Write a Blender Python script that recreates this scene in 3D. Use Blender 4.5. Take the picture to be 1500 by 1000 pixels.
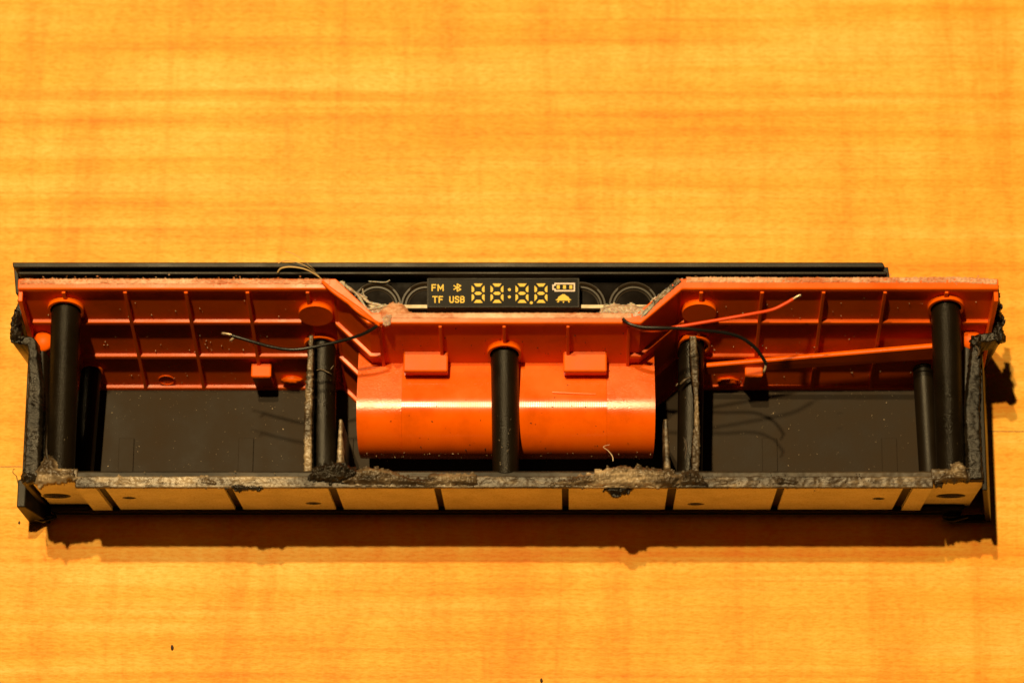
import bpy, bmesh, math, random
from mathutils import Vector, noise
from mathutils.geometry import tessellate_polygon
random.seed(7)
for o in list(bpy.data.objects): bpy.data.objects.remove(o)
C = bpy.context.scene.collection
SC = bpy.context.scene
S = 0.00027                       # metres per unit of the drawing
F = 4200.0; CX = 835.0; CY = 500.0
TH = math.radians(15)
sT, cT = math.sin(TH), math.cos(TH)

# ------------------------------------------------------------------ camera
cam = bpy.data.cameras.new('camera'); camo = bpy.data.objects.new('camera', cam); C.objects.link(camo)
camo.location = Vector((0, -F*sT, F*cT))*S
camo.rotation_euler = (TH, 0, 0)
cam.sensor_width = 36; cam.lens = F/1500*36; cam.shift_x = -(CX-750)/1500
cam.clip_start = 0.05; cam.clip_end = 50
cam.dof.use_dof = True; cam.dof.focus_distance = 4045*S; cam.dof.aperture_fstop = 6.0
SC.camera = camo
# ------------------------------------------------------------------ world, lamps
w = bpy.data.worlds.new('World'); SC.world = w; w.use_nodes = True
bgn = w.node_tree.nodes['Background']; bgn.inputs[0].default_value = (1.0, .60, .28, 1); bgn.inputs[1].default_value = .009
def lamp(x, y, z, power, rad, col):
    l = bpy.data.lights.new('ceiling_lamp', 'POINT'); l.energy = power; l.shadow_soft_size = rad; l.color = col
    o = bpy.data.objects.new('ceiling_lamp', l); C.objects.link(o); o.location = Vector((x, y, z))*S
WARM = (1.0, .72, .34)
lamp(-1150, 1850, 8000, 152, .024, WARM)
lamp(-1120, 2850, 8000, 138, .024, WARM)
SC.view_settings.view_transform = 'Standard'; SC.view_settings.look = 'None'
SC.view_settings.exposure = 0.0; SC.view_settings.gamma = 1
SC.render.resolution_x = 1024; SC.render.resolution_y = 682
SC.render.engine = 'CYCLES'

# ------------------------------------------------------------------ projection of the drawing onto real planes
CAM = Vector((0, -F*sT, F*cT))
def ray(px, py): return Vector((0, sT, -cT))*F + Vector((px-CX, 0, 0)) + Vector((0, cT, sT))*(CY-py)
def Wz(px, py, z=0.0):
    d = ray(px, py); return CAM + d*((z-CAM.z)/d.z)
def Wy(px, py, y):
    d = ray(px, py); return CAM + d*((y-CAM.y)/d.y)

# ------------------------------------------------------------------ materials
def mat(name, col, rough=.5, **k):
    m = bpy.data.materials.new(name); m.use_nodes = True
    b = m.node_tree.nodes['Principled BSDF']
    b.inputs['Base Color'].default_value = (*col, 1); b.inputs['Roughness'].default_value = rough
    if 'spec' in k: b.inputs['Specular IOR Level'].default_value = k['spec']
    if 'sss' in k:
        b.inputs['Subsurface Weight'].default_value = k['sss']; b.inputs['Subsurface Scale'].default_value = k.get('ssc', .002)
        b.inputs['Subsurface Radius'].default_value = k.get('ssr', (1, .5, .2))
    if 'trans' in k: b.inputs['Transmission Weight'].default_value = k['trans']
    return m, m.node_tree, b
def nd(t, typ, **k):
    n = t.nodes.new(typ)
    for a, v in k.items(): setattr(n, a, v)
    return n
def coords(t, scale=(1, 1, 1), rot=(0, 0, 0)):
    g = nd(t, 'ShaderNodeNewGeometry'); mp = nd(t, 'ShaderNodeMapping')
    mp.inputs['Scale'].default_value = scale; mp.inputs['Rotation'].default_value = rot
    t.links.new(g.outputs['Position'], mp.inputs['Vector']); return mp.outputs[0]
def nz(t, vec, scale, detail=4, rough=.55, dist=0):
    n = nd(t, 'ShaderNodeTexNoise'); n.inputs['Scale'].default_value = scale; n.inputs['Detail'].default_value = detail
    n.inputs['Roughness'].default_value = rough; n.inputs['Distortion'].default_value = dist
    t.links.new(vec, n.inputs['Vector']); return n.outputs['Fac']
def ramp(t, fac, stops):
    r = nd(t, 'ShaderNodeValToRGB'); el = r.color_ramp.elements
    while len(el) > 1: el.remove(el[-1])
    el[0].position, el[0].color = stops[0][0], (*stops[0][1], 1)
    for p, c in stops[1:]:
        e = el.new(p); e.color = (*c, 1)
    t.links.new(fac, r.inputs[0]); return r.outputs[0]
def mix(t, fac, a, b, mode='MIX'):
    m = nd(t, 'ShaderNodeMix', data_type='RGBA', blend_type=mode)
    if isinstance(fac, (int, float)): m.inputs[0].default_value = fac
    else: t.links.new(fac, m.inputs[0])
    for i, v in ((6, a), (7, b)):
        if isinstance(v, tuple): m.inputs[i].default_value = (*v, 1)
        else: t.links.new(v, m.inputs[i])
    return m.outputs[2]
def bump(t, b, h, strength, dist):
    n = nd(t, 'ShaderNodeBump'); n.inputs['Strength'].default_value = strength; n.inputs['Distance'].default_value = dist
    t.links.new(h, n.inputs['Height']); t.links.new(n.outputs[0], b.inputs['Normal'])
def mrange(t, f, a, b_, c, d):
    n = nd(t, 'ShaderNodeMapRange'); t.links.new(f, n.inputs[0])
    for i, v in enumerate((a, b_, c, d)): n.inputs[i+1].default_value = v
    return n.outputs[0]

def make_wood():
    m, t, b = mat('maple_wood', (.8, .42, .1), .5, spec=.22)
    g = (0, 0, math.radians(1.2))
    wide = nz(t, coords(t, (.7, 14, 1), g), 4.5, 5, .6, .4)            # broad bands along the grain
    line = nz(t, coords(t, (.35, 42, 1), g), 4.5, 4, .55, .5)          # spaced growth lines
    fine = nz(t, coords(t, (1.6, 100, 1), g), 5.5, 6, .62, .3)         # thin lines
    figure = nz(t, coords(t, (30, 3.2, 1), (0, 0, math.radians(-3))), 2.0, 6, .68, .7)   # cross figure
    pores = nz(t, coords(t, (230, 800, 1), (0, 0, math.radians(24))), 1.5, 4, .65)
    blotch = nz(t, coords(t, (9, 12, 1)), 1.6, 5, .6)
    c1 = ramp(t, wide, [(.31, (.93, .45, .036)), (.5, (.94, .54, .078)), (.68, (.95, .66, .175))])
    c2 = ramp(t, line, [(.32, (1, .76, .42)), (.40, (1, .90, .70)), (.48, (1, 1, 1))])
    c2b = ramp(t, fine, [(.30, (.98, .78, .48)), (.5, (1, .98, .93)), (.66, (1, 1.0, 1))])
    c3 = ramp(t, figure, [(.34, (.97, .72, .38)), (.48, (1, .90, .74)), (.60, (1, 1, 1))])
    c4 = ramp(t, blotch, [(.36, (.98, .80, .50)), (.58, (1, 1, 1))])
    c5 = ramp(t, pores, [(.34, (.93, .72, .42)), (.54, (1, 1, 1))])
    mott = nz(t, coords(t, (60, 90, 1), (0, 0, .5)), 2.2, 6, .7, .4); c6 = ramp(t, mott, [(.34, (.98, .80, .50)), (.55, (1, 1, 1))])
    c = mix(t, .8, c1, c2, 'MULTIPLY'); c = mix(t, .8, c, c2b, 'MULTIPLY'); c = mix(t, .8, c, c3, 'MULTIPLY'); c = mix(t, .6, c, c4, 'MULTIPLY'); c = mix(t, .85, c, c5, 'MULTIPLY'); c = mix(t, .6, c, c6, 'MULTIPLY')
    t.links.new(c, b.inputs['Base Color'])
    t.links.new(mrange(t, pores, .3, .7, .58, .46), b.inputs['Roughness'])
    bump(t, b, pores, .5, .0004)
    return m
def make_black(name='black_plastic', col=(.010, .0062, .0026), rough=.42, sc=2600, bs=.25, spec=.22):
    m, t, b = mat(name, col, rough, spec=spec)
    v = coords(t)
    n = nz(t, v, sc, 2, .6); s = nz(t, v, 60, 5, .6)
    t.links.new(ramp(t, s, [(.3, tuple(x*.75 for x in col)), (.7, tuple(x*1.35 for x in col))]), b.inputs['Base Color'])
    t.links.new(mrange(t, s, .3, .7, rough-.06, rough+.1), b.inputs['Roughness'])
    bump(t, b, n, bs, .0003)
    return m
def make_frost(name, dark, mid, light, sc=260, rough=.45, bs=.7, strk=(1, 1.6, 1)):
    m, t, b = mat(name, mid, rough, spec=.32)
    n = nz(t, coords(t, strk), sc, 9, .74, .12); n2 = nz(t, coords(t, (.7, 1.2, 1)), sc*.20, 5, .6, .3)
    a = nd(t, 'ShaderNodeMath', operation='MULTIPLY_ADD'); t.links.new(n2, a.inputs[0]); a.inputs[1].default_value = 1.15
    t.links.new(n, a.inputs[2])
    hb = nd(t, 'ShaderNodeMath', operation='MULTIPLY'); t.links.new(a.outputs[0], hb.inputs[0]); hb.inputs[1].default_value = .465
    t.links.new(ramp(t, hb.outputs[0], [(.40, dark), (.495, mid), (.57, tuple((x+y)/2 for x, y in zip(mid, light))), (.645, light)]), b.inputs['Base Color'])
    t.links.new(mrange(t, n2, .3, .7, rough+.15, rough-.1), b.inputs['Roughness'])
    bump(t, b, n, bs, .0007)
    return m
def make_orange(name, rough, sc, bs, col=(.93, .126, .0001), dirt=True, spec=.10):
    m, t, b = mat(name, col, rough, spec=spec)
    v = coords(t)
    n = nz(t, v, sc, 2, .55); s = nz(t, v, 45, 6, .65)
    if dirt:
        c = ramp(t, s, [(.28, tuple(x*.72 for x in col)), (.5, col), (.75, (min(1, col[0]*1.06), col[1]*1.25, col[2]*1.5))])
        t.links.new(c, b.inputs['Base Color'])
    t.links.new(mrange(t, s, .3, .7, rough-.05, rough+.12), b.inputs['Roughness'])
    bump(t, b, n, bs, .0002)
    return m
def make_cream():
    m, t, b = mat('cream_plate', (.8, .62, .4), .5)
    v = coords(t); n = nz(t, v, 1500, 2, .6); s = nz(t, v, 70, 6, .65)
    c = ramp(t, s, [(.3, (.68, .65, .58)), (.6, (.90, .87, .81))])
    c = mix(t, .6, c, ramp(t, n, [(.32, (.62, .52, .4)), (.5, (1, 1, 1))]), 'MULTIPLY')
    t.links.new(c, b.inputs['Base Color']); bump(t, b, n, .2, .0002)
    return m
WOOD = make_wood()
BLACK = make_black()
FLOORM = make_black('grey_brown_plastic', (.024, .0145, .0062), .6, 1800, .2, spec=.16)
RINGM = make_black('button_plastic', (.022, .014, .007), .34, 400, .02, spec=.4)
POSTM = make_black('satin_black_plastic', (.0085, .0055, .0025), .30, 2400, .5)
GLOSS = make_black('gloss_black_plastic', (.008, .006, .005), .12, 500, .03)
TORN = make_frost('torn_black_plastic', (.006, .0045, .003), (.014, .010, .0065), (.036, .026, .016), 260, .26, .6)
FROST = make_frost('scraped_plastic_glints', (.012, .0075, .0035), (.070, .045, .023), (.52, .39, .24), 150, .33, .30, (.4, 1.9, 1))  # scrape mottling; its pale end also paints the rim's glints into the colour
SCRAPE = make_frost('scraped_plate_edge', (.014, .009, .0045), (.065, .043, .023), (.36, .26, .15), 140, .34, .3, (2, .35, 1))
ORANGE = make_orange('orange_plastic', .26, 1500, .08, spec=.14)
ORTEX = make_orange('orange_textured_plastic', .42, 2300, .35, spec=.16)
ORTUBE = make_orange('orange_tube_plastic', .23, 1200, .05)
def hatch(m, st):            # fine moulded ridges running round the tube spread the highlight along it
    t = m.node_tree; b = t.nodes['Principled BSDF']; wv = nd(t, 'ShaderNodeTexWave', wave_type='BANDS', bands_direction='X')
    wv.inputs['Scale'].default_value = 470; wv.inputs['Distortion'].default_value = 0; t.links.new(coords(t, (1, .25, .25), (0, 0, 0)), wv.inputs['Vector'])
    bump(t, b, wv.outputs['Fac'], st, .0004)
hatch(ORTUBE, .07)
def aniso(m, v, rgh):
    t = m.node_tree; b = t.nodes['Principled BSDF']; tg = nd(t, 'ShaderNodeTangent', direction_type='RADIAL', axis='X')
    t.links.new(tg.outputs[0], b.inputs['Tangent']); b.inputs['Anisotropic'].default_value = v; b.inputs['Anisotropic Rotation'].default_value = .25
aniso(ORTUBE, .8, .3)
ORSLEEVE = make_orange('orange_sleeve_plastic', .27, 2300, .28, spec=1.0); aniso(ORSLEEVE, .75, .3); ORTUBE.node_tree.nodes['Principled BSDF'].inputs['Specular IOR Level'].default_value = .9
ORDEEP = make_orange('orange_wall_plastic', .46, 1500, .12)
CREAM = make_cream()
GLUE = mat('hot_glue', (.80, .62, .50), .28, sss=.6, ssc=.004, trans=.35)[0]
def glue_tex():
    t = GLUE.node_tree; b = t.nodes['Principled BSDF']
    n = nz(t, coords(t), 380, 6, .65, 1.0); t.links.new(ramp(t, n, [(.3, (.55, .28, .18)), (.55, (.82, .62, .48)), (.7, (.95, .85, .72))]), b.inputs['Base Color'])
    bump(t, b, n, .6, .0006)
glue_tex()
SCRAPE2 = make_frost('worn_plastic_lip', (.012, .009, .006), (.026, .018, .010), (.08, .055, .03), 60, .5, .2)
PINKF = make_frost('frosted_orange_edge', (.50, .13, .035), (.66, .34, .19), (.82, .62, .44), 300, .34, .4)
DUSTL = mat('pale_dust', (.72, .55, .36), .7)[0]
DUSTD = mat('dark_dust', (.03, .015, .008), .7)[0]
DARKHOLE = mat('dark_recess', (.012, .009, .006), .8)[0]
YEL = mat('display_yellow', (.86, .58, .04), .5)[0]
PINKW = mat('display_white', (.86, .68, .58), .5)[0]
BEIGE = make_frost('beige_module_side', (.42, .25, .13), (.58, .38, .22), (.74, .55, .36), 160, .38, .15)
PALE = make_frost('pale_board_edge', (.42, .33, .2), (.66, .54, .36), (.84, .74, .55), 260, .4, .2)
WIREB = make_black('black_wire_sheath', (.010, .009, .008), .25, 900, .1)
WIRER = mat('red_wire_sheath', (.80, .07, .006), .3, sss=.2, ssc=.001)[0]
COPPER = mat('tinned_copper', (.8, .62, .42), .35)[0]; COPPER.node_tree.nodes['Principled BSDF'].inputs['Metallic'].default_value = .6
FIBRE = mat('fibre', (.62, .42, .18), .5)[0]

# ------------------------------------------------------------------ mesh helpers
class MB:
    def __init__(s): s.v = []; s.f = []
    def add(s, vs, fs):
        n = len(s.v); s.v += [Vector(v) for v in vs]; s.f += [tuple(i+n for i in f) for f in fs]; return s
    def hexa(s, lo, hi):       # two rings of points (same count), bottom then top
        n = len(lo)
        fs = [tuple(range(n))[::-1], tuple(range(n, 2*n))] + [(i, (i+1) % n, n+(i+1) % n, n+i) for i in range(n)]
        return s.add(list(lo)+list(hi), fs)
    def box(s, x0, x1, y0, y1, z0, z1):
        return s.hexa([(x0, y0, z0), (x1, y0, z0), (x1, y1, z0), (x0, y1, z0)], [(x0, y0, z1), (x1, y0, z1), (x1, y1, z1), (x0, y1, z1)])
    def prism(s, loops, fn, a, b):   # loops of 2-D points (first outer, others holes), fn(u,v,h)->xyz
        pts = [p for l in loops for p in l]; tri = tessellate_polygon([[Vector((p[0], p[1], 0)) for p in l] for l in loops])
        n = len(pts); vs = [fn(*p, a) for p in pts] + [fn(*p, b) for p in pts]; fs = []
        for t in tri: fs += [tuple(t), tuple(i+n for i in t[::-1])]
        k = 0
        for l in loops:
            m = len(l)
            for i in range(m): fs.append((k+i, k+(i+1) % m, n+k+(i+1) % m, n+k+i))
            k += m
        return s.add(vs, fs)
    def tube(s, pts, r, seg=12, caps=True, wob=0):
        pts = [Vector(p) for p in pts]; n = len(pts); rings = []
        up = Vector((0, 0, 1))
        for i, p in enumerate(pts):
            d = (pts[min(i+1, n-1)] - pts[max(i-1, 0)]).normalized()
            if abs(d.dot(up)) > .95: up = Vector((0, 1, 0))
            a = d.cross(up).normalized(); b = a.cross(d)
            up = b
            rr = r[i] if isinstance(r, (list, tuple)) else r
            if wob: rr *= 1+wob*noise.noise(p*.15)
            rings.append([p + (a*math.cos(t)+b*math.sin(t))*rr for t in [2*math.pi*k/seg for k in range(seg)]])
        vs = [v for R in rings for v in R]; fs = []
        for i in range(n-1):
            for k in range(seg):
                fs.append((i*seg+k, i*seg+(k+1) % seg, (i+1)*seg+(k+1) % seg, (i+1)*seg+k))
        if caps: fs += [tuple(range(seg))[::-1], tuple((n-1)*seg+k for k in range(seg))]
        return s.add(vs, fs)
ORG = {}
def finish(name, mb, m, parent=None, bevel=0, smooth=False, auto=True, kind=None, label=None):
    me = bpy.data.meshes.new(name)
    lo = Vector((min(v.x for v in mb.v), min(v.y for v in mb.v), min(v.z for v in mb.v)))
    hi = Vector((max(v.x for v in mb.v), max(v.y for v in mb.v), max(v.z for v in mb.v)))
    o0 = Vector(((lo.x+hi.x)/2, (lo.y+hi.y)/2, lo.z))
    me.from_pydata([(v-o0)*S for v in mb.v], [], mb.f); me.materials.append(m)
    bm = bmesh.new(); bm.from_mesh(me); bmesh.ops.recalc_face_normals(bm, faces=bm.faces); bm.to_mesh(me); bm.free()
    o = bpy.data.objects.new(name, me); C.objects.link(o)
    po = ORG[parent.name] if parent else Vector((0, 0, 0))
    o.location = (o0-po)*S; o.parent = parent; ORG[o.name] = o0
    if smooth: me.shade_smooth() if hasattr(me, 'shade_smooth') else [setattr(p, 'use_smooth', True) for p in me.polygons]
    if bevel:
        b = o.modifiers.new('bevel', 'BEVEL'); b.width = bevel*S; b.segments = 2; b.limit_method = 'ANGLE'; b.angle_limit = math.radians(35)
    if kind: o['kind'] = kind
    if label: o['label'] = label
    return o
def tag(o, label, cat, group=None):
    o['label'] = label; o['category'] = cat
    if group: o['group'] = group
def smooth_by_angle(o, deg=40):
    me = o.data
    bm = bmesh.new(); bm.from_mesh(me)
    for f in bm.faces: f.smooth = True
    for e in bm.edges: e.smooth = len(e.link_faces) == 2 and e.calc_face_angle(0) < math.radians(deg)
    bm.to_mesh(me); bm.free(); return o
def spline(pts, n=10):
    P = [Vector(p) for p in pts]; out = []
    for i in range(len(P)-1):
        a, b, c, d = P[max(i-1, 0)], P[i], P[i+1], P[min(i+2, len(P)-1)]
        for k in range(n):
            t = k/n
            out.append(.5*((2*b)+(c-a)*t+(2*a-5*b+4*c-d)*t*t+(3*b-a-3*c+d)*t**3))
    out.append(P[-1]); return out
def inpoly(x, y, P):
    c = False; j = len(P)-1
    for i in range(len(P)):
        if (P[i][1] > y) != (P[j][1] > y) and x < (P[j][0]-P[i][0])*(y-P[i][1])/(P[j][1]-P[i][1])+P[i][0]: c = not c
        j = i
    return c
def edged(x, y, P):
    m = 1e9
    for i in range(len(P)):
        a = Vector(P[i]); b = Vector(P[(i+1) % len(P)]); p = Vector((x, y)); ab = b-a
        t = max(0, min(1, (p-a).dot(ab)/max(ab.length_squared, 1e-6))); m = min(m, (p-a-ab*t).length)
    return m
def blob(P, z0, z1, amp=3, res=1.6, ragged=3, fq=.12, seed=0, dome=4):
    """torn lump: closed height field over a polygon given in photo coordinates laid on the plane z0"""
    Q = [Wz(px, py, z0) for px, py in P]; Q = [(q.x, q.y) for q in Q]
    x0 = min(q[0] for q in Q)-ragged; x1 = max(q[0] for q in Q)+ragged; y0 = min(q[1] for q in Q)-ragged; y1 = max(q[1] for q in Q)+ragged
    nx = int((x1-x0)/res)+1; ny = int((y1-y0)/res)+1; cells = set()
    for i in range(nx):
        for j in range(ny):
            x, y = x0+(i+.5)*res, y0+(j+.5)*res
            o = Vector((x*fq*.9, y*fq*.9, seed+5.))
            dx = noise.noise(o)*ragged*1.6; dy = noise.noise(o+Vector((9, 3, 1)))*ragged*1.6
            if inpoly(x+dx, y+dy, Q): cells.add((i, j))
    idx = {}; mb = MB(); top = {}; bot = {}
    def vert(i, j):
        if (i, j) in top: return
        x, y = x0+i*res, y0+j*res
        e = min(1, edged(x, y, Q)/dome)
        p = Vector((x*fq, y*fq, seed))
        h = noise.noise(p)*.75+noise.noise(p*2.3)*.35+noise.noise(p*4.3)*.10
        rg = abs(noise.noise(p*1.6+Vector((4, 4, 4))))
        z = z0+(z1-z0)*(.35+.65*e)+amp*(h+1.0*(.25-rg))*(.4+.6*e)
        jx, jy = noise.noise(p*3.3)*res*.6, noise.noise(p*3.3+Vector((7, 7, 7)))*res*.6
        top[(i, j)] = len(mb.v); mb.v.append(Vector((x+jx, y+jy, max(z, z0-2))))
        bot[(i, j)] = len(mb.v); mb.v.append(Vector((x+jx, y+jy, z0-5)))
    for (i, j) in cells:
        for c in ((i, j), (i+1, j), (i+1, j+1), (i, j+1)): vert(*c)
        q = [(i, j), (i+1, j), (i+1, j+1), (i, j+1)]
        mb.f.append(tuple(top[c] for c in q)); mb.f.append(tuple(bot[c] for c in q[::-1]))
        for k, nb in enumerate(((i, j-1), (i+1, j), (i, j+1), (i-1, j))):
            if nb not in cells:
                a, b = q[k], q[(k+1) % 4]; mb.f.append((top[a], bot[a], bot[b], top[b]))
    return mb
def wall_strip(path, hw, z0, z1, amp=2.0, rag=1.6, step=2.0, across=9, seed=0, fq=.16):
    """wall following a plan path with a torn, uneven top; path = list of (x, y) in world units"""
    pts = []
    for i in range(len(path)-1):
        a, b = Vector(path[i]), Vector(path[i+1]); n = max(1, int((b-a).length/step))
        for k in range(n): pts.append(a.lerp(b, k/n))
    pts.append(Vector(path[-1])); N = len(pts)
    for _ in range(3): pts = [pts[0]]+[(pts[i-1]+pts[i]*2+pts[i+1])/4 for i in range(1, N-1)]+[pts[-1]]
    mb = MB(); R = across+2
    for i, p in enumerate(pts):
        d = (pts[min(i+1, N-1)]-pts[max(i-1, 0)]).normalized(); nr = Vector((-d.y, d.x))
        hwi = hw(i/(N-1)) if callable(hw) else hw
        ring = []
        for k in range(across):
            u = -1+2*k/(across-1); q = p+nr*u*hwi
            o = Vector((q.x*fq, q.y*fq, seed))
            e = noise.noise(o)*.7+noise.noise(o*2.7)*.5+noise.noise(o*6)*.25
            if abs(u) == 1: q = q+nr*u*rag*(noise.noise(o*1.9+Vector((3, 1, 2)))+.4*noise.noise(o*5))
            ring.append(Vector((q.x, q.y, z1+amp*e-(1.2 if abs(u) == 1 else 0))))
        q0 = p-nr*hwi; q1 = p+nr*hwi
        mb.v += [Vector((q0.x, q0.y, z0))]+ring+[Vector((q1.x, q1.y, z0))]
    for i in range(N-1):
        for k in range(R-1): mb.f.append((i*R+k, i*R+k+1, (i+1)*R+k+1, (i+1)*R+k))
        mb.f.append((i*R+R-1, i*R, (i+1)*R, (i+1)*R+R-1))
    mb.f.append(tuple(range(R))); mb.f.append(tuple((N-1)*R+k for k in range(R))[::-1])
    return mb
def xy(px, py, z): p = Wz(px, py, z); return (p.x, p.y)

# ------------------------------------------------------------------ table
def wz0(x, y): return (x, y, 0)
tb = MB().box(-2600, 2600, -1500, 2600, -70, 0)
table = finish('table_top', tb, WOOD); table['kind'] = 'structure'
# joint between two boards of the table top, a thin dark groove line
for i, (a, b) in enumerate((((-900, 692), (32, 683)), ((1448, 631.5), (2300, 636)))):
    A, B = Wz(*a, 0), Wz(*b, 0)
    m_ = MB().add([(A.x, A.y-.6, .25), (B.x, B.y-.6, .25), (B.x, B.y+.6, .25), (A.x, A.y+.6, .25), (A.x, A.y-.6, -.2), (B.x, B.y-.6, -.2), (B.x, B.y+.6, -.2), (A.x, A.y+.6, -.2)],
                  [(0, 1, 2, 3), (4, 7, 6, 5), (0, 4, 5, 1), (1, 5, 6, 2), (2, 6, 7, 3), (3, 7, 4, 0)])
    o = finish('board_joint', m_, mat('dark_joint', (.30, .13, .03), .7)[0], table)

# ------------------------------------------------------------------ the opened speaker
RIM = 180.0; FZ = 18.0
YF = Wz(740, 714, RIM).y; YI = Wz(740, 690, RIM).y
spk = bpy.data.objects.new('opened_speaker', None); C.objects.link(spk)
ORG['opened_speaker'] = Vector((Wz(740, 560, 0).x, Wz(740, 600, 0).y, 0)); spk.location = ORG['opened_speaker']*S
tag(spk, 'long opened black speaker housing with orange ribbed baffle lying on the wooden table', 'speaker')
# plan of the baffle (world x, y at the height of its top edge)
ZT = 246.0; ZB = FZ
YT = Wz(740, 424, ZT).y; YB = Wz(740, 567, ZB).y
SL = (YT-YB)/(ZT-ZB)
YC = Wz(740, 474, ZT).y-YT              # how far the middle bay stands forward
def X(px, py, z): return Wz(px, py, z).x
XL = X(27, 424, ZT); XR = X(1462, 420, ZT); XA = X(487, 425, ZT); XB = X(540, 474, ZT); XB2 = X(938, 474, ZT); XA2 = X(998, 420, ZT)
PLAN = [(XL, 0), (XA, 0), (XB, YC), (XB2, YC), (XA2, 0), (XR, 0)]
def planpts(z, off=0.0, sub=None):       # plan polyline at height z, pushed forward by off
    out = []
    P = PLAN if sub is None else sub
    n = len(P)
    for i, (x, y) in enumerate(P):
        ns = []
        for a, b in ((i-1, i), (i, i+1)):
            if a >= 0 and b < n:
                d = Vector((P[b][0]-P[a][0], P[b][1]-P[a][1])).normalized(); ns.append(Vector((d.y, -d.x)))
        m = sum(ns, Vector((0, 0))).normalized(); k = off/max(.3, m.dot(ns[0]))
        out.append(Vector((x+m.x*k, YT+SL*(z-ZT)+y+m.y*k, z)))
    return out
def band(z0, z1, f0, f1, sub=None):      # swept band following the plan, between heights and forward offsets
    a = planpts(z0, f0, sub); b = planpts(z0, f1, sub); c = planpts(z1, f1, sub); d = planpts(z1, f0, sub)
    n = len(a); mb = MB(); mb.v = a+b+c+d
    for i in range(n-1):
        for s, t in ((0, 1), (1, 2), (2, 3), (3, 0)): mb.f.append((s*n+i, s*n+i+1, t*n+i+1, t*n+i))
    mb.f += [(0, n, 2*n, 3*n), (n-1, 4*n-1, 3*n-1, 2*n-1)]
    return mb

# --- black shell: floor, front wall, side walls
xl = X(40, 690, RIM)
xr = X(1440, 700, RIM)
fl = MB().box(xl+4, xr-4, YF+6, YB+30, 4, FZ)
finish('floor_plate', fl, FLOORM, spk, bevel=1)
for px in (175, 350, 1116, 1291):
    a = Wz(px, 642, FZ); b_ = Wz(px+22, 642, FZ)
    finish('floor_pad', MB().box(a.x, b_.x, YI-2, a.y, FZ-1, FZ+3.2), FLOORM, spk, bevel=.6)
for px in (509,):
    a = Wz(px, 642, FZ); b_ = Wz(px+9, 642, FZ)
    finish('floor_pad', MB().box(a.x, b_.x, YI-2, a.y, FZ-1, FZ+3.2), FLOORM, spk, bevel=.6)
# front wall with its sawn top
xc0, xc1 = X(110, 714, RIM), X(1367, 714, RIM)
finish('front_wall', MB().box(xc0, xc1, YF+6, YI-1, 6, RIM-7), BLACK, spk)
finish('corner_wall', MB().box(xl-6, xc0+5, YF+15, YI-1.6, 6, RIM-7.6), BLACK, spk); finish('corner_wall', MB().box(xc1-5, xr+1, YF+15, YI-1.6, 6, RIM-7.6), BLACK, spk)
fw = wall_strip([(xc0, YF+(YI-YF)*.35), (xc1, YF+(YI-YF)*.35)], (YI-YF)*.35, RIM-6, RIM, amp=1.4, rag=.8, step=1.5, across=18, seed=1, fq=.06)
finish('sawn_rim', fw, FROST, spk, smooth=True)
il = wall_strip([(xl-4, YI-5), (xr+1, YI-5)], 6, RIM-12, RIM-4, amp=.7, rag=.5, step=2, across=8, seed=8, fq=.05)
finish('inner_lip', il, SCRAPE2, spk, smooth=True)
# black lining below the scraped top (the plates sit on it)
finish('front_wall_lining', MB().box(xl-2, xr-3, YI-3, YI+1.5, 10, RIM-7), FLOORM, spk)
finish('base_skirt', MB().box(xl+6, xr-8, YF-1, YF+5.8, 1, 22), BLACK, spk, bevel=1.5)

# --- end walls with torn tops
left_px = [(66, 440), (34, 441), (22, 468), (21, 496), (46, 499), (50, 560), (45, 697)]
right_px = [(1413, 441), (1448, 437), (1459, 455), (1464, 491), (1432, 495), (1430, 525), (1425, 600), (1430, 700)]
for P, sd in ((left_px, 11), (right_px, 23)):
    path = [xy(px, py, RIM+4) for px, py in P]
    finish('end_wall', wall_strip(path, lambda t: 6.5+3.5*min(1, max(0, (t-.45)*5)), 6, RIM+2, amp=2.0, rag=1.5, step=1.6, across=9, seed=sd, fq=.15), TORN, spk, smooth=True)
# outer skins of the end walls reaching down past the front
for side, sx in (('l', -1), ('r', 1)):
    if sx < 0:
        x0, x1 = X(31, 740, 60), X(56, 740, 60)
        finish('end_foot', MB().hexa([(x0+2, YF-14, .5), (x1+8, YF-14, .5), (x1+8, YF+30, .5), (x0+2, YF+30, .5)], [(x0-3, YF-6, 78), (x0+9, YF-6, 78), (x0+9, YF+34, 78), (x0-3, YF+34, 78)]), BLACK, spk, bevel=1.5)
        xs = X(37, 600, RIM-8); finish('end_skin', MB().box(xs, xs+8, YF+8, YB+12, 2, RIM-8), BLACK, spk, bevel=1.5)
    else:
        x0, x1 = X(1436, 740, 20), X(1454, 740, 20); xq = X(1442, 600, 168)
        finish('end_skin', MB().hexa([(x1-9, YF-12, .5), (x1, YF-12, .5), (x1, YB+12, .5), (x1-9, YB+12, .5)], [(xq-7, YF-1, 168), (xq, YF-1, 168), (xq, YB+12, 168), (xq-7, YB+12, 168)]), BLACK, spk, bevel=1.5)
        finish('end_foot', MB().box(X(1400, 765, 5), x1-9.5, YF-13, YF-2, .5, 9), BLACK, spk, bevel=1.5)
# melted latch stubs under the front corners
def stub(px, py, w):
    a = Wz(px, py, 20)
    finish('latch_stub', MB().tube([(a.x-w/2, YF-8, 14), (a.x-w/6, YF-10, 13), (a.x+w/2, YF-7, 15)], [5, 6, 3.5], 10), GLOSS, spk, smooth=True)
stub(66, 757, 30); stub(1400, 757, 36)

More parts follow.
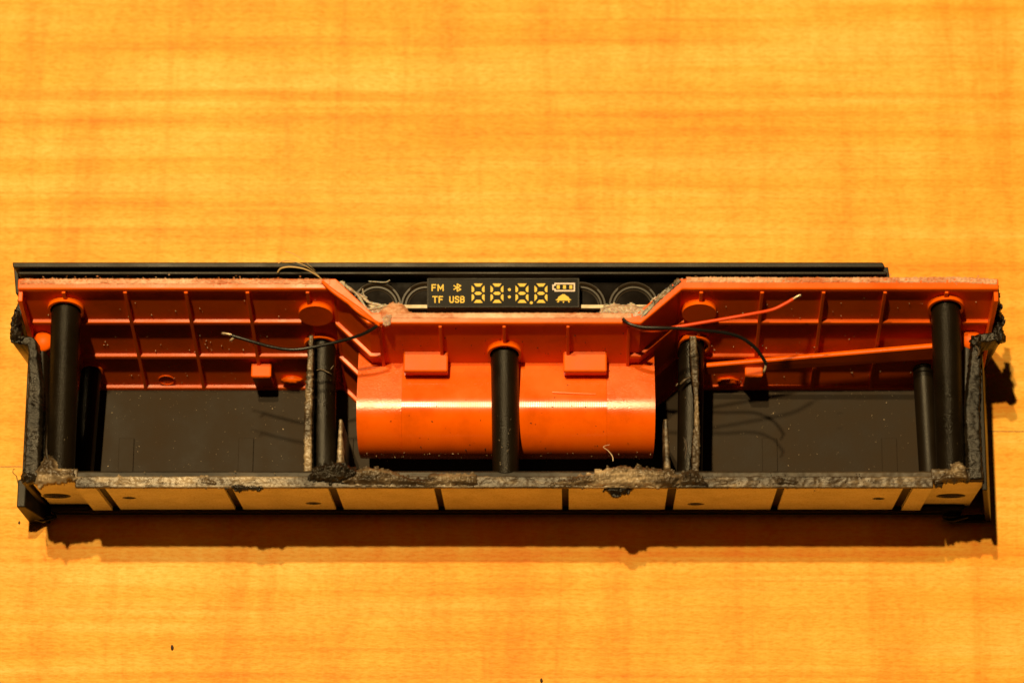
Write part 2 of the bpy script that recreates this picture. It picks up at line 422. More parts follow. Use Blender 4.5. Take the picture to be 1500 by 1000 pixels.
for x0, x1, sd in ((xl-6, xc0+2, 5), (xc1-2, xr+1, 6)):
    finish('sawn_rim', wall_strip([(x0, YF+19), (x1, YF+19)], 8, RIM-7, RIM-.5, amp=1.4, rag=.8, step=1.5, across=12, seed=sd, fq=.11), FROST, spk, smooth=True)
# --- cream plates on the front of the wall
def fpt(px, py, yy=None): d = ray(px, py); return CAM + d*(((YF+2 if yy is None else yy)-CAM.y)/d.y)
def front_plate(x0, x1, holes=(), top=None, bot=751, proud=0, yy=None, name='front_plate'):
    yy = YF+2 if yy is None else yy
    zt = RIM-6.3 if top is None else fpt(740, top, yy).z; zb = fpt(740, bot, yy).z; tp = 717 if top is None else top
    def circ(px, py, r, rz): q = fpt(px, py, yy); return [(q.x+r*math.cos(2*math.pi*k/24), q.z+rz*math.sin(2*math.pi*k/24)) for k in range(24)]
    xa = fpt(x0, tp, yy).x; xb = fpt(x1, tp, yy).x
    loops = [[(xa, zb), (xb, zb), (xb, zt), (xa, zt)]]+[circ(*h)[::-1] for h in holes]
    mb = MB().prism(loops, lambda u, v, h: (u, yy+4-h, v), 0, 4+proud)
    o = finish(name, mb, CREAM, spk, bevel=.35)
    for h in holes:
        hb = MB().prism([circ(h[0], h[1], h[2]*.99, h[3]*.99)], lambda u, v, hh: (u, yy+3.8-hh, v), 0, .4)
        finish('screw_hole', hb, DARKHOLE, o)
front_plate(114, 143, proud=1.2, bot=750)
front_plate(155, 329, holes=[(189, 729, 9.5, 8)])
front_plate(341, 481, holes=[(459, 737, 11.5, 9)])
front_plate(493, 636); front_plate(646, 823)
front_plate(833, 978); front_plate(991, 1138, holes=[(1019, 738, 12, 9)])
front_plate(1149, 1322, holes=[(1287, 730, 9, 7.5)]); front_plate(1336, 1364, proud=1.2, bot=750)
front_plate(46, 109, holes=[(82, 726, 21, 17)], top=706, bot=742, yy=YF+10, name='corner_plate')
front_plate(1369, 1442, holes=[(1393, 726, 21, 16)], top=706, bot=742, yy=YF+10, name='corner_plate')

# --- lumps on the sawn edge
def lump(P, z0, z1, m=FROST, sd=0, amp=4, name='melted_burr', rag=3, res=1.4, fq=.16, dome=5):
    return finish(name, blob(P, z0, z1, amp, res, rag, fq, sd, dome), m, spk, smooth=True)
lump([(52, 712), (55, 690), (64, 672), (72, 664), (83, 676), (86, 688), (110, 690), (114, 700), (100, 706), (60, 713)], RIM-3, RIM+7, FROST, 31)
lump([(30, 700), (36, 690), (54, 694), (56, 708), (40, 711)], RIM-4, RIM+6, TORN, 32, 5)
lump([(452, 704), (456, 686), (470, 682), (492, 678), (520, 684), (527, 694), (520, 704), (490, 708)], RIM-3, RIM+8, TORN, 33, 7, rag=4, fq=.2)
lump([(500, 710), (515, 690), (545, 684), (575, 690), (600, 700), (640, 704), (640, 712)], RIM-3, RIM+5, FROST, 34, 4)
lump([(620, 712), (630, 694), (700, 694), (702, 712)], RIM-3, RIM+4, FROST, 35, 4)
lump([(800, 712), (850, 696), (880, 690), (905, 682), (925, 684), (980, 688), (1000, 700), (985, 714)], RIM-3, RIM+6, FROST, 36, 5)
lump([(884, 714), (915, 712), (930, 714), (922, 722), (903, 727), (888, 723)], RIM-9, RIM-2, TORN, 37, 4, rag=4)
lump([(988, 712), (1000, 690), (1015, 686), (1028, 700), (1040, 712)], RIM-3, RIM+5, SCRAPE, 38, 5)
lump([(1366, 708), (1385, 694), (1393, 682), (1404, 676), (1416, 686), (1420, 706)], RIM-3, RIM+10, FROST, 39, 4)
lump([(325, 713), (345, 709), (388, 711), (384, 717), (350, 719)], RIM-4, RIM+2, TORN, 40, 3)
for i in range(12):
    px = random.uniform(90, 1400); w_ = random.uniform(12, 55)
    if 640 < px < 840: continue
    lump([(px, 712), (px+w_*.2, 703+random.uniform(-8, 3)), (px+w_, 704+random.uniform(-6, 4)), (px+w_*.9, 713+random.uniform(0, 2))], RIM-4, RIM+random.uniform(.5, 2), FROST, 50+i, 1.6, rag=2)
# torn foam-like lumps at the ends
lump([(27, 446), (34, 434), (50, 431), (64, 436), (69, 443), (60, 450), (36, 452)], RIM+2, RIM+12, TORN, 71, 6, fq=.19)
lump([(1411, 444), (1420, 434), (1440, 431), (1454, 437), (1450, 448), (1425, 449)], RIM+2, RIM+12, TORN, 72, 6, fq=.19)
lump([(1452, 440), (1456, 418), (1462, 420), (1466, 452), (1470, 480), (1473, 500), (1462, 506), (1455, 478)], RIM+2, RIM+10, TORN, 73, 5, fq=.16)
lump([(15, 500), (18, 478), (24, 455), (30, 455), (30, 480), (34, 500)], RIM+2, RIM+9, TORN, 74, 6, fq=.22)
lump([(1420, 500), (1424, 490), (1436, 492), (1436, 508), (1424, 510)], RIM, RIM+8, TORN, 75, 5)

# --- orange baffle
baf = finish('baffle', band(ZB-2, ZT, -6, 0), ORDEEP, spk, label='orange ribbed baffle with a recessed middle bay')
finish('top_flange', band(ZT-1, ZT+6, -12, 3), ORANGE, baf, bevel=1.6)
for py in (469, 519, 565):
    z = ZB+(Wz(740, 567, ZB).y*0+1)*0 + None if False else None
def zrow(py, x=250):        # height on the side panel seen at row py
    lo, hi = ZB, ZT
    for _ in range(30):
        m_ = (lo+hi)/2; y = YT+SL*(m_-ZT)
        rel = Vector((0, y, m_))-CAM; dep = rel.dot(Vector((0, sT, -cT))); v = CY-F*rel.dot(Vector((0, cT, sT)))/dep
        if v > py: lo = m_
        else: hi = m_
    return (lo+hi)/2
for py in (467.5, 517.5, 563.5):
    z = zrow(py)
    for sub in ([(XL, 0), (XA, 0), (XB, YC), (XB+13, YC)], [(XB2-13, YC), (XB2, YC), (XA2, 0), (XR, 0)]): finish('horizontal_rib', band(z-6, z, -1, 4.8, sub), ORANGE, baf, bevel=.9)
def vrib(xw, fwd, z0, z1, w_=5, dep=5.2, name='vertical_rib'):
    pts = []
    for z in (z0, z1):
        y = YT+SL*(z-ZT)+fwd; pts.append([(xw-w_/2, y-dep, z), (xw+w_/2, y-dep, z), (xw+w_/2, y+1, z), (xw-w_/2, y+1, z)])
    return finish(name, MB().hexa(*pts), ORDEEP, baf, bevel=.8)
for px in (94, 184, 273, 363, 451, 1027, 1116, 1206, 1296, 1386): vrib(X(px, 430, ZT-6), 0, ZB, ZT)
for px in (557, 645, 738.5, 832, 921): vrib(X(px, 478, ZT-6), YC, 140, ZT, 4.5)
vrib(XA+2, 1, ZB, ZT, 4); vrib(XA2-2, 1, ZB, ZT, 4)
for xe, sgn in ((XL, 1), (XR, -1)):
    pts = []
    for z in (ZB+60, ZT-1): y = YT+SL*(z-ZT); pts.append([(xe, y-16, z), (xe+sgn*6, y-16, z), (xe+sgn*6, y+2, z), (xe, y+2, z)])
    finish('end_rib', MB().hexa(*pts), ORANGE, baf, bevel=1)
def bpt(px, py, fwd=0):     # point on the side or middle panel
    n = Vector((0, -1, SL)).normalized(); p0 = Vector((0, YT+fwd, ZT)); d = ray(px, py)
    return CAM + d*((p0-CAM).dot(n)/d.dot(n)), n
ES = Vector((0, -SL, -1)).normalized()
def boss(px, py, r, fwd=0, h=8, name='boss', m=ORDEEP, ring=None, squash=1.0):
    c, n = bpt(px, py, fwd); mb = MB(); N = 40
    def circ(rr, hh): return [c+n*hh+Vector((rr*math.cos(2*math.pi*k/N), 0, 0))+ES*(rr*squash*math.sin(2*math.pi*k/N)) for k in range(N)]
    if ring is None: mb.hexa(circ(r, -1), circ(r-.6, h))
    else:
        A, B, D_, E = circ(r, -1), circ(r-.6, h), circ(ring, h), circ(ring, -1)
        mb.v = A+B+D_+E
        for s_, t_ in ((0, 1), (1, 2), (2, 3), (3, 0)):
            for k in range(N): mb.f.append((s_*N+k, s_*N+(k+1) % N, t_*N+(k+1) % N, t_*N+k))
    return smooth_by_angle(finish(name, mb, m, baf), 35)
boss(463, 456, 24.5); boss(1024, 453, 24.5)
boss(97, 450, 25.5, ring=21.5, m=ORANGE, name='boss_ring', h=7); boss(1385, 447, 25.5, ring=21.5, m=ORANGE, name='boss_ring', h=7)
boss(470, 502, 24, ring=20.5, m=ORANGE, name='boss_ring', h=7); boss(1016, 502, 24, ring=20.5, m=ORANGE, name='boss_ring', h=7)
boss(739, 513, 24.5, fwd=YC, ring=20.5, m=ORANGE, name='boss_ring', h=8)
boss(134, 541, 17, ring=14, m=ORANGE, name='boss_ring', h=4); boss(244, 556, 12, ring=11, name='boss_ring', h=1.5, m=ORANGE)
# orange side bosses in the end pockets
for px, py in ((62, 500), (1423, 497)):
    p = Wz(px, py, 150)
    finish('side_boss', MB().tube([(p.x, p.y, 30), (p.x, p.y, 148), (p.x, p.y, 153)], [15, 15, 12.5], 28), ORTEX, baf, smooth=True)
# hooks
def hook(x0, x1, y0, y1, yf, fwd, z_top, drop, name='hook'):
    a = Wz(x0, y0, z_top); b_ = Wz(x1, y1, z_top)
    yb = YT+SL*(z_top-ZT)+fwd+4
    mb = MB().box(a.x, b_.x, b_.y, yb, z_top-7, z_top)
    o = finish(name, mb, ORTEX, baf, bevel=2.2)
    finish('hook_tip', MB().box(a.x+.6, b_.x-.6, b_.y-.8, b_.y+6, z_top-drop, z_top-3), ORANGE, o, bevel=1.6) if False else None
    mb2 = MB().box(a.x+.5, b_.x-.5, b_.y-.7, b_.y+7, z_top-drop, z_top-1.5)
    finish(name+'_tip', mb2, ORANGE, baf, bevel=2.0)
zh = zrow(535)
hook(368, 397, 531, 552, 0, 0, zrow(530), 62); hook(1091, 1118, 531, 551, 0, 0, zrow(531)+16, 76)
# middle bay: bass reflex tube
TZ = 168.0; RT = 61.0
pc = Wz(740, 609, TZ-RT); YCY = pc.y
def tube_profile(shr=0.0):
    R = RT-shr; out = []
    yb = YT+SL*(TZ-ZT)+YC+12
    A0 = math.radians(12); ys, zs = YCY+R*math.sin(A0), TZ-RT+R*math.cos(A0)
    out.append((yb, zs-math.tan(A0)*(yb-ys)))
    for k in range(0, 37):
        a = math.pi/2-A0+(math.pi*1.02+A0)*k/36; out.append((YCY+R*math.cos(a), TZ-RT+R*math.sin(a)))
    return out
def tube_sec(x0, x1, shr, tx0=0, tx1=0):
    pr = tube_profile(shr); mb = MB(); n = len(pr)
    cen = (YCY+30, TZ-RT)
    for x, tx in ((x0, tx0), (x1, tx1)):
        mb.v += [Vector((x+tx*((TZ-z)/122), y, z)) for y, z in pr]
    for i in range(n-1): mb.f.append((i, i+1, n+i+1, n+i))
    mb.f += [tuple(range(n))[::-1], tuple(range(n, 2*n)), (n-1, 0, n, 2*n-1)]
    return mb
def tx(px): return X(px, 593, TZ)
rt = smooth_by_angle(finish('bass_reflex_tube', tube_sec(tx(588), tx(889), 0), ORTUBE, spk, label='glossy orange bass reflex tube lying across the middle bay'), 40)
smooth_by_angle(finish('tube_sleeve', tube_sec(tx(522), tx(588)-.2, .8, 5, 0), ORSLEEVE, rt), 40)
smooth_by_angle(finish('tube_sleeve', tube_sec(tx(889)+.2, tx(960), .8, 0, -5), ORSLEEVE, rt), 40)
# tabs over the tube
for x0, x1 in ((591, 656), (825, 889)):
    zt = TZ+14; a = Wz(x0, 514, zt); b_ = Wz(x1, 544, zt)
    finish('clip_tab', MB().box(a.x, b_.x, b_.y, a.y+4, zt-6, zt), ORTEX, rt, bevel=2.4)
    finish('clip_tab_lip', MB().box(a.x+.5, b_.x-.5, b_.y-.7, b_.y+6, TZ-8, zt-2), ORANGE, rt, bevel=2)
# mould marks on the tube
for px in (577, 895):
    p = Wz(px+5, 650, TZ-30)
# --- screw posts
def post(px, py_c, r, z_front, px_front, fwd=0, py_end=700, m=POSTM, r2=None, name='screw_post'):
    c, n = bpt(px, py_c, fwd); e = Wz(px_front, py_end, z_front)
    a = Vector((c.x, c.y+8, c.z)); b_ = Vector((e.x, YI+1, z_front))
    L = [a.lerp(b_, t) for t in (0, .03, .35, .7, 1)]
    rr = [r]*2+[r*.985, r*.97, (r2 or r*.96)]
    return smooth_by_angle(finish(name, MB().tube(L, rr, 40), m, spk), 50)
post(97, 452, 20.5, 158, 88, 0)
post(1385, 449, 20.5, 158, 1393, 0)
post(473, 504, 18.5, 118, 474, 0); post(1013, 504, 18.5, 118, 1010, 0)
post(739, 516, 19.5, 160, 741, YC)
post(134, 541, 15, 60, 121, 0, m=BLACK); post(1352, 541, 15, 60, 1362, 0, m=BLACK)
# --- dividers: thin plates over the two inner posts, with pale scraped edges
def divider(pts_px, zt, hw, sd, zb=20, m=SCRAPE):
    path = [xy(px, py, zt) for px, py in pts_px]
    mb = wall_strip(path, hw, zb, zt, amp=1.6, rag=1.5, step=1.4, across=7, seed=sd)
    o = finish('divider_plate', mb, BLACK, spk, smooth=True)
    mb2 = wall_strip(path, (lambda t: hw(t)+.25) if callable(hw) else hw+.25, zt-4, zt+.7, amp=1.8, rag=1.8, step=1.2, across=8, seed=sd)
    finish('scraped_edge', mb2, m, o, smooth=True)
divider([(456, 491), (454, 540), (451, 620), (451, 690)], 172, lambda t: 2.6+2.6*min(1, t*2.2), 81)
divider([(1015, 492), (1019, 560), (1021, 620), (1018, 690)], 172, lambda t: 4.2+1.3*math.sin(t*9), 82)
def fin(p0, p1, zt, w0, w1, sd):
    path = [xy(*p0, zt), xy(*p1, zt)]
    finish('fin', wall_strip(path, lambda t: w0+(w1-w0)*t, 25, zt, amp=1, rag=.7, step=1.2, across=6, seed=sd), PALE if False else FROST, spk, smooth=True)
fin((499, 614), (497, 688), 165, 2.0, 4.6, 83); fin((975, 614), (978, 690), 165, 3.0, 4.4, 84)
fin((74, 594), (69, 664), 168, 2.2, 3.2, 85); fin((1400, 601), (1404, 660), 168, 2.8, 3.4, 86)
# inner ledges running beside the end posts
for P in ([(60, 505), (62, 690)], [(1418, 505), (1414, 690)]):
    finish('inner_ledge', wall_strip([xy(*p, 150) for p in P], 5, 20, 150, 1.0, .6, 4, 5, 3), BLACK, spk, smooth=True)

# --- rear bezel strip, control deck, display
ZD = 201.0
def strip(px0, px1, py0, py1, z0, z1, name, m, bev=1.0, ext0=0, ext1=0, parent=None):
    a0 = Wz(px0, py0, z1); a1 = Wz(px1, py0, z1); b0 = Wz(px0+ext0, py1, z1); b1 = Wz(px1+ext1, py1, z1)
    hi = [(b0.x, b0.y, z1), (b1.x, b1.y, z1), (a1.x, a1.y, z1), (a0.x, a0.y, z1)]
    return finish(name, MB().hexa([(x, y, z0) for x, y, z in hi], hi), m, parent or spk, bevel=bev)
strip(18, 1293, 384, 392, 150, 247, 'bezel_rail', BLACK, 1.5, 1, 4)
strip(25, 1298, 397, 402.5, 150, 239, 'bezel_ridge', BLACK, 1.8, 2, 3)
strip(20, 1301, 391, 430, 120, 211, 'bezel_channel', BLACK, 1, 3, 6)
dk0 = Wz(500, 404, ZD+12); dk1 = Wz(985, 470, ZD+12)
yd0, yd1 = YT+YC-8, Wz(700, 404, ZD+12).y
_pl = [(XB+8, yd0), (XB2-8, yd0), (XA2-4, YT-4), (XA2-4, yd1), (XA+4, yd1), (XA+4, YT-4)]
def dz(y): return ZD+11+(y-yd0-40)*.12           # deck leans a little towards the front
deck = finish('control_deck', MB().hexa([(x, y, ZD-16) for x, y in _pl], [(x, y, dz(y)) for x, y in _pl]), GLOSS, spk)
def ringbtn(px, py, r):
    c = Wz(px, py, ZD+11); N = 56; mb = MB()
    pr = [(r, -1), (r, 5), (r-1.5, 7), (r-4, 7), (r-5.5, 5), (r-6.5, 3.5), (r-9, 3.5), (r-10, 1), (r-12, .6), (r-12, -1)]
    for rr, h in pr: mb.v += [Vector((c.x+rr*math.cos(2*math.pi*k/N), c.y+rr*.96*math.sin(2*math.pi*k/N), dz(c.y+rr*math.sin(2*math.pi*k/N))+h)) for k in range(N)]
    for i in range(len(pr)-1):
        for k in range(N): mb.f.append((i*N+k, i*N+(k+1) % N, (i+1)*N+(k+1) % N, (i+1)*N+k))
    o = smooth_by_angle(finish('button_ring', mb, RINGM, deck), 50)
for px in (552, 624, 851, 928): ringbtn(px, 450, 36)
strip(520, 626.5, 446, 451.5, ZD+8, ZD+22, 'board_edge', PALE, .8); strip(847.5, 960, 446, 451.5, ZD+8, ZD+22, 'board_edge', PALE, .8)
ZM = 243.0
a = Wz(626, 408.5, ZM); b_ = Wz(848.5, 449.5, ZM)
disp = finish('display_module', MB().box(a.x, b_.x, b_.y, a.y, ZD+8, ZM-1.5), BEIGE, spk, bevel=.8, label='narrow display with yellow segments and symbols')
# black window with a thin grey surround
finish('display_frame', MB().prism([[(a.x, b_.y), (b_.x, b_.y), (b_.x, a.y), (a.x, a.y)], [(a.x+2, b_.y+1.6), (a.x+2, a.y-1.6), (b_.x-2, a.y-1.6), (b_.x-2, b_.y+1.6)]], lambda u, v, h: (u, v, h), ZM-1.6, ZM+.8), BLACK, disp)
finish('display_window', MB().box(a.x+1.9, b_.x-1.9, b_.y+1.5, a.y-1.5, ZM-1.7, ZM), mat('display_black', (.004, .003, .0025), .22, spec=.25)[0], disp)
KZ = 5.357
def G(zx, zy, h): p = Wz(600+zx/KZ, 380+zy/KZ, ZM); return (p.x, p.y, ZM+.05+h)
ym_ = (a.y+b_.y)/2; TILT = .13
def poly(mb, P, k=0): mb.prism([P], G, -.1, .35+.06*k); return mb
def seg(mb, p, q, w_, k=0):
    p, q = Vector(p), Vector(q); d = (q-p).normalized(); n = Vector((-d.y, d.x))*w_/2
    e = d*w_*.35
    poly(mb, [tuple(p-e+n), tuple(q+e+n), tuple(q+e-n), tuple(p-e-n)], k)
def strokes(lines, w_):
    mb = MB(); k = 0
    for L in lines:
        for i in range(len(L)-1): seg(mb, L[i], L[i+1], w_, k % 9); k += 1
    return mb
DIG = [[(16, 0), (87, 0), (68, 23), (35, 23)], [(36, 62), (66, 62), (82, 74), (66, 86), (36, 86), (20, 74)], [(35, 123), (68, 123), (87, 146), (16, 146)],
       [(0, 14), (20, 34), (20, 56), (8, 66), (0, 64)], [(101, 14), (81, 34), (81, 56), (93, 66), (101, 64)],
       [(0, 84), (8, 80), (20, 92), (20, 112), (0, 134)], [(101, 84), (93, 80), (81, 92), (81, 112), (101, 134)]]
for ox in (487, 635, 831, 980):
    mb = MB()
    for P in DIG: poly(mb, [(x+ox, y+192) for x, y in P])
    finish('digit', mb, YEL, disp)
mb = MB()
for c in ((783, 238), (783, 293), (955, 337)): poly(mb, [(c[0]+12*math.cos(t*math.pi/8), c[1]+11*math.sin(t*math.pi/8)) for t in range(16)])
finish('colon_and_point', mb, YEL, disp)
def letter(ch, x, y, w_, h):
    L = {'F': [[(0, h), (0, 0), (w_, 0)], [(0, h*.48), (w_*.85, h*.48)]], 'M': [[(0, h), (0, 0), (w_/2, h*.7), (w_, 0), (w_, h)]],
         'T': [[(0, 0), (w_, 0)], [(w_/2, 0), (w_/2, h)]], 'U': [[(0, 0), (0, h*.8), (w_*.25, h), (w_*.75, h), (w_, h*.8), (w_, 0)]],
         'S': [[(w_, h*.15), (w_*.75, 0), (w_*.25, 0), (0, h*.18), (w_*.1, h*.4), (w_*.9, h*.58), (w_, h*.8), (w_*.75, h), (w_*.25, h), (0, h*.85)]],
         'B': [[(0, 0), (0, h), (w_*.75, h), (w_, h*.85), (w_, h*.62), (w_*.75, h*.48), (0, h*.48)], [(w_*.75, h*.48), (w_*.95, h*.33), (w_*.95, h*.13), (w_*.7, 0), (0, 0)]]}[ch]
    finish('letter', strokes([[(x+p[0], y+p[1]) for p in l] for l in L], 9.5), YEL, disp)
for ch, x, y, w_, h in (('F', 177, 202, 28, 44), ('M', 224, 202, 39, 44), ('T', 181, 291, 36, 44), ('F', 232, 291, 27, 44), ('U', 316, 291, 27, 43), ('S', 359, 291, 27, 43), ('B', 401, 291, 26, 43)): letter(ch, x, y, w_, h)
finish('wireless_symbol', strokes([[(347, 208), (402, 236), (374, 250), (374, 196), (402, 209), (347, 237)]], 8), YEL, disp)
mb = MB().prism([[(1136, 187), (1298, 187), (1298, 252), (1136, 252), (1136, 240), (1120, 240), (1120, 200), (1136, 200)], [(1147, 198), (1147, 208), (1131, 211), (1131, 230), (1147, 230), (1147, 241), (1287, 241), (1287, 198)]], G, -.1, .35)
bat = finish('battery_outline', mb, PINKW, disp)
mb = MB()
for x in (1155, 1204, 1254): poly(mb, [(x, 204), (x+23, 204), (x+23, 232), (x, 232)])
finish('battery_bars', mb, YEL, disp)
mb = MB(); poly(mb, [(1145, 316), (1160, 308), (1168, 292), (1188, 281), (1198, 273), (1216, 273), (1226, 281), (1246, 292), (1256, 308), (1272, 316), (1250, 321), (1165, 321)])
for P in ([(1156, 333), (1166, 322), (1176, 325), (1168, 335)], [(1201, 326), (1213, 326), (1211, 338), (1203, 338)], [(1240, 325), (1250, 322), (1260, 333), (1248, 335)]): poly(mb, P)
finish('lamp_symbol', mb, YEL, disp)

for ob in [disp]+list(disp.children):        # the module leans a few degrees towards the front
    for v in ob.data.vertices:
        o0 = ORG[ob.name]; v.co.z += (v.co.y/S+o0.y-ym_)*TILT*S if v.co.z/S+o0.z > ZM-6 else 0
# --- frosted glue along the orange top edge
def edge_frost(pxs, sd, z=ZT+2, hw=4.4, m=PINKF, amp=1.5, rag=1.8):
    finish('glue_trace', wall_strip([xy(px, py, z) for px, py in pxs], hw, z-10, z+4.5, amp=amp, rag=rag, step=1.3, across=9, seed=sd, fq=.3), m, baf, smooth=True)
edge_frost([(30, 414), (120, 413.5), (250, 413.5), (400, 413.5), (484, 414)], 91)
edge_frost([(1005, 411), (1150, 411.5), (1310, 411.5), (1400, 411), (1460, 414)], 92)
edge_frost([(558, 463.5), (740, 463.5), (925, 463.5)], 93, hw=4.5, amp=.5, rag=.8)
edge_frost([(942, 462), (965, 438), (996, 411)], 94, hw=4, m=FROST)
def glump(P, z0, z1, sd, m=GLUE, amp=3.2, rag=2.4): lump(P, z0, z1, m, sd, amp, 'glue_lump', rag, 1.2, .085, 5)
glump([(548, 470), (560, 452), (575, 444), (590, 446), (600, 458), (625, 462), (628, 466), (580, 468)], ZT-5, ZT+5, 101, PINKF)
glump([(524, 452), (526, 448), (545, 452), (562, 446), (572, 452), (556, 470), (545, 468)], ZT-14, ZT-2, 102)
glump([(484, 414), (492, 410), (503, 415), (510, 432), (505, 437), (496, 428)], ZT-4, ZT+4, 103)
glump([(878, 462), (884, 450), (905, 446), (930, 448), (950, 455), (945, 468), (930, 472), (900, 467)], ZT-5, ZT+6, 104)
glump([(925, 452), (948, 448), (962, 436), (972, 426), (974, 434), (955, 458), (940, 470), (928, 468)], ZT-6, ZT+3, 105)
glump([(560, 466), (566, 462), (575, 466), (572, 476), (562, 474)], ZT+4, ZT+10, 106, GLUE, 2)
# smooth strings of glue
def string(pts, r, name='glue_string', m=GLUE, parent=spk):
    P = spline([Wz(p[0], p[1], p[2]+11) for p in pts], 8); rr = [r*(1+.5*noise.noise(q*.12)) for q in P]
    return finish(name, MB().tube(P, rr, 8), m, parent, smooth=True)
string([(503, 416, 226), (512, 423, 232), (524, 432, 232), (534, 448, 230), (545, 462, 232)], 2.4)
string([(512, 424, 229), (530, 434, 228), (541, 443, 230), (556, 447, 229), (568, 452, 230)], 2.0)
string([(531, 423, 218), (533, 432, 222), (538, 436, 222)], 1.0)
string([(530, 455, 233), (545, 452, 234), (566, 448, 233)], 1.6)
string([(540, 412, 214), (556, 413, 216), (566, 413, 216), (571, 410, 217)], .9)
string([(948, 452, 238), (956, 444, 240), (976, 424, 240), (1000, 408, 238)], 1.3)
string([(938, 466, 240), (952, 452, 241), (962, 440, 239)], 1.6)
string([(893, 458, 240), (885, 448, 240), (890, 446, 238)], 1.2)
# orange sprues melted over the left diagonal edge
def ostring(pts, r):
    P = spline([Wz(p[0], p[1], p[2]+11) for p in pts], 8); n = len(P)
    return finish('melted_orange_strand', MB().tube(P, [r*(.55+.45*math.sin(math.pi*i/(n-1))) for i in range(n)], 10), ORANGE, baf, smooth=True)
ostring([(472, 412, 243), (486, 425, 244), (510, 442, 243), (530, 456, 243), (556, 477, 242)], 3.6)
ostring([(500, 432, 243), (520, 452, 245), (540, 466, 244), (556, 474, 243)], 3.0)

# small orange crumb of melted plastic low on each side panel
def crumb(px, py, w_, sd):
    c, n = bpt(px, py); mb = MB(); bm = bmesh.new(); bmesh.ops.create_icosphere(bm, subdivisions=3, radius=1)
    vs = [c+n*3+Vector((v.co.x*w_*(1+.4*noise.noise(v.co*2+Vector((sd, 0, 0)))), 0, 0))+ES*(v.co.y*w_*.55*(1+.4*noise.noise(v.co*2+Vector((0, sd, 0)))))+n*(v.co.z*5*(1+.5*noise.noise(v.co*3+Vector((sd, sd, 0))))) for v in bm.verts]
    mb.add(vs, [tuple(v.index for v in f.verts) for f in bm.faces]); bm.free()
    finish('melted_crumb', mb, ORANGE, baf, smooth=True)
crumb(428, 554, 15, 1); crumb(1066, 556, 15, 2)

def tear(pts, r, m=SCRAPE, name='torn_sliver'):
    P = spline([Wz(*p) for p in pts], 5); n = len(P)
    finish(name, MB().tube(P, [r*(.35+.65*math.sin(math.pi*(i+.5)/n))*(1+.5*noise.noise(p*.5)) for i, p in enumerate(P)], 7), m, spk, smooth=True)
for pts, r_ in (([(80, 446, 206), (84, 447, 208), (88, 445, 208)], 1.1), ([(90, 446, 209), (97, 446, 210), (101, 445, 210)], .9), ([(109, 449, 206), (111, 455, 204)], .8),
               ([(68, 655, 186), (69, 668, 186), (72, 676, 186)], 1.8), ([(1428, 506, 190), (1432, 510, 190), (1434, 518, 189), (1430, 522, 188)], 1.7),
               ([(1372, 570, 178), (1374, 580, 178), (1373, 590, 177)], 1.0), ([(996, 563, 150), (1004, 556, 152), (1013, 552, 152)], 2.2), ([(990, 566, 150), (993, 561, 151)], 1.2),
               ([(1002, 645, 150), (1004, 652, 150), (1001, 660, 150)], .7), ([(462, 543, 140), (470, 541, 141), (480, 545, 141), (486, 548, 140)], 1.3), ([(484, 541, 141), (489, 535, 141)], .9),
               ([(1206, 520, 190), (1215, 519, 190)], .5), ([(1001, 640, 176), (1006, 652, 176), (1003, 672, 178)], 1.2)):
    tear(pts, r_)
# --- fine dust on the speaker
def specks(name, pts, m, parent, r0, r1):
    mb = MB()
    for p in pts:
        r = random.uniform(r0, r1); a = random.uniform(0, 6.28); e = random.uniform(.6, 2.2)
        u = Vector((math.cos(a), math.sin(a), 0))*r*e; v = Vector((-math.sin(a), math.cos(a), random.uniform(-.4, .4)))*r; n = Vector((0, 0, r*.8))
        mb.add([p-u, p-v, p+u, p+v, p+n, p-n*.5], [(0, 1, 4), (1, 2, 4), (2, 3, 4), (3, 0, 4), (1, 0, 5), (2, 1, 5), (3, 2, 5), (0, 3, 5)])
    finish(name, mb, m, parent, kind='stuff')
def rp(n, fn): return [fn() for _ in range(n)]
specks('pale_specks', rp(70, lambda: Wz(random.uniform(130, 1350), random.uniform(572, 688), FZ+.6)), DUSTL, spk, .25, .8)
specks('fine_dust', rp(700, lambda: Wz(random.uniform(130, 1350), 572+116*random.random()**1.8, FZ+.4)), DUSTL, spk, .12, .3)
def onpost():
    px, y0 = random.choice([(96, 455), (90, 560), (1386, 455), (1391, 560), (740, 520), (741, 600), (473, 520), (1012, 520)])
    p = Wz(px+random.uniform(-12, 12), y0+random.uniform(0, 90), 186 if y0 != 520 or px == 740 else 136); return p
specks('post_dust', rp(160, onpost), DUSTL, spk, .15, .45)
def pan():
    px = random.choice([random.uniform(60, 485), random.uniform(1010, 1430)]); c, n = bpt(px, 428+136*random.random()**.7); return c+n*.8
specks('panel_specks', rp(320, pan), DUSTL, baf, .25, .8)
def onto(px, t):
    pr = tube_profile(); k = t*(len(pr)-12); i = int(k); f_ = k-i; y = pr[i][0]*(1-f_)+pr[i+1][0]*f_; z = pr[i][1]*(1-f_)+pr[i+1][1]*f_
    return Vector((tx(px), y, z+.2))
specks('dark_specks', rp(70, lambda: onto(random.uniform(525, 957), random.random()**1.2*.8)), DUSTD, rt, .3, .95)
specks('pale_specks', rp(120, lambda: onto(random.uniform(525, 957), .62+.38*random.random())), DUSTL, rt, .25, .8)
def pan2():
    c, n = bpt(random.uniform(560, 915), random.uniform(480, 523), YC); return c+n*.8
specks('dark_specks', rp(40, pan2), DUSTD, baf, .3, 1.0)
specks('rim_crumbs', rp(160, lambda: Wz(random.choice([random.uniform(40, 640), random.uniform(840, 1430)]), random.gauss(701, 7), RIM+1)), FROST, spk, .3, 1.0)
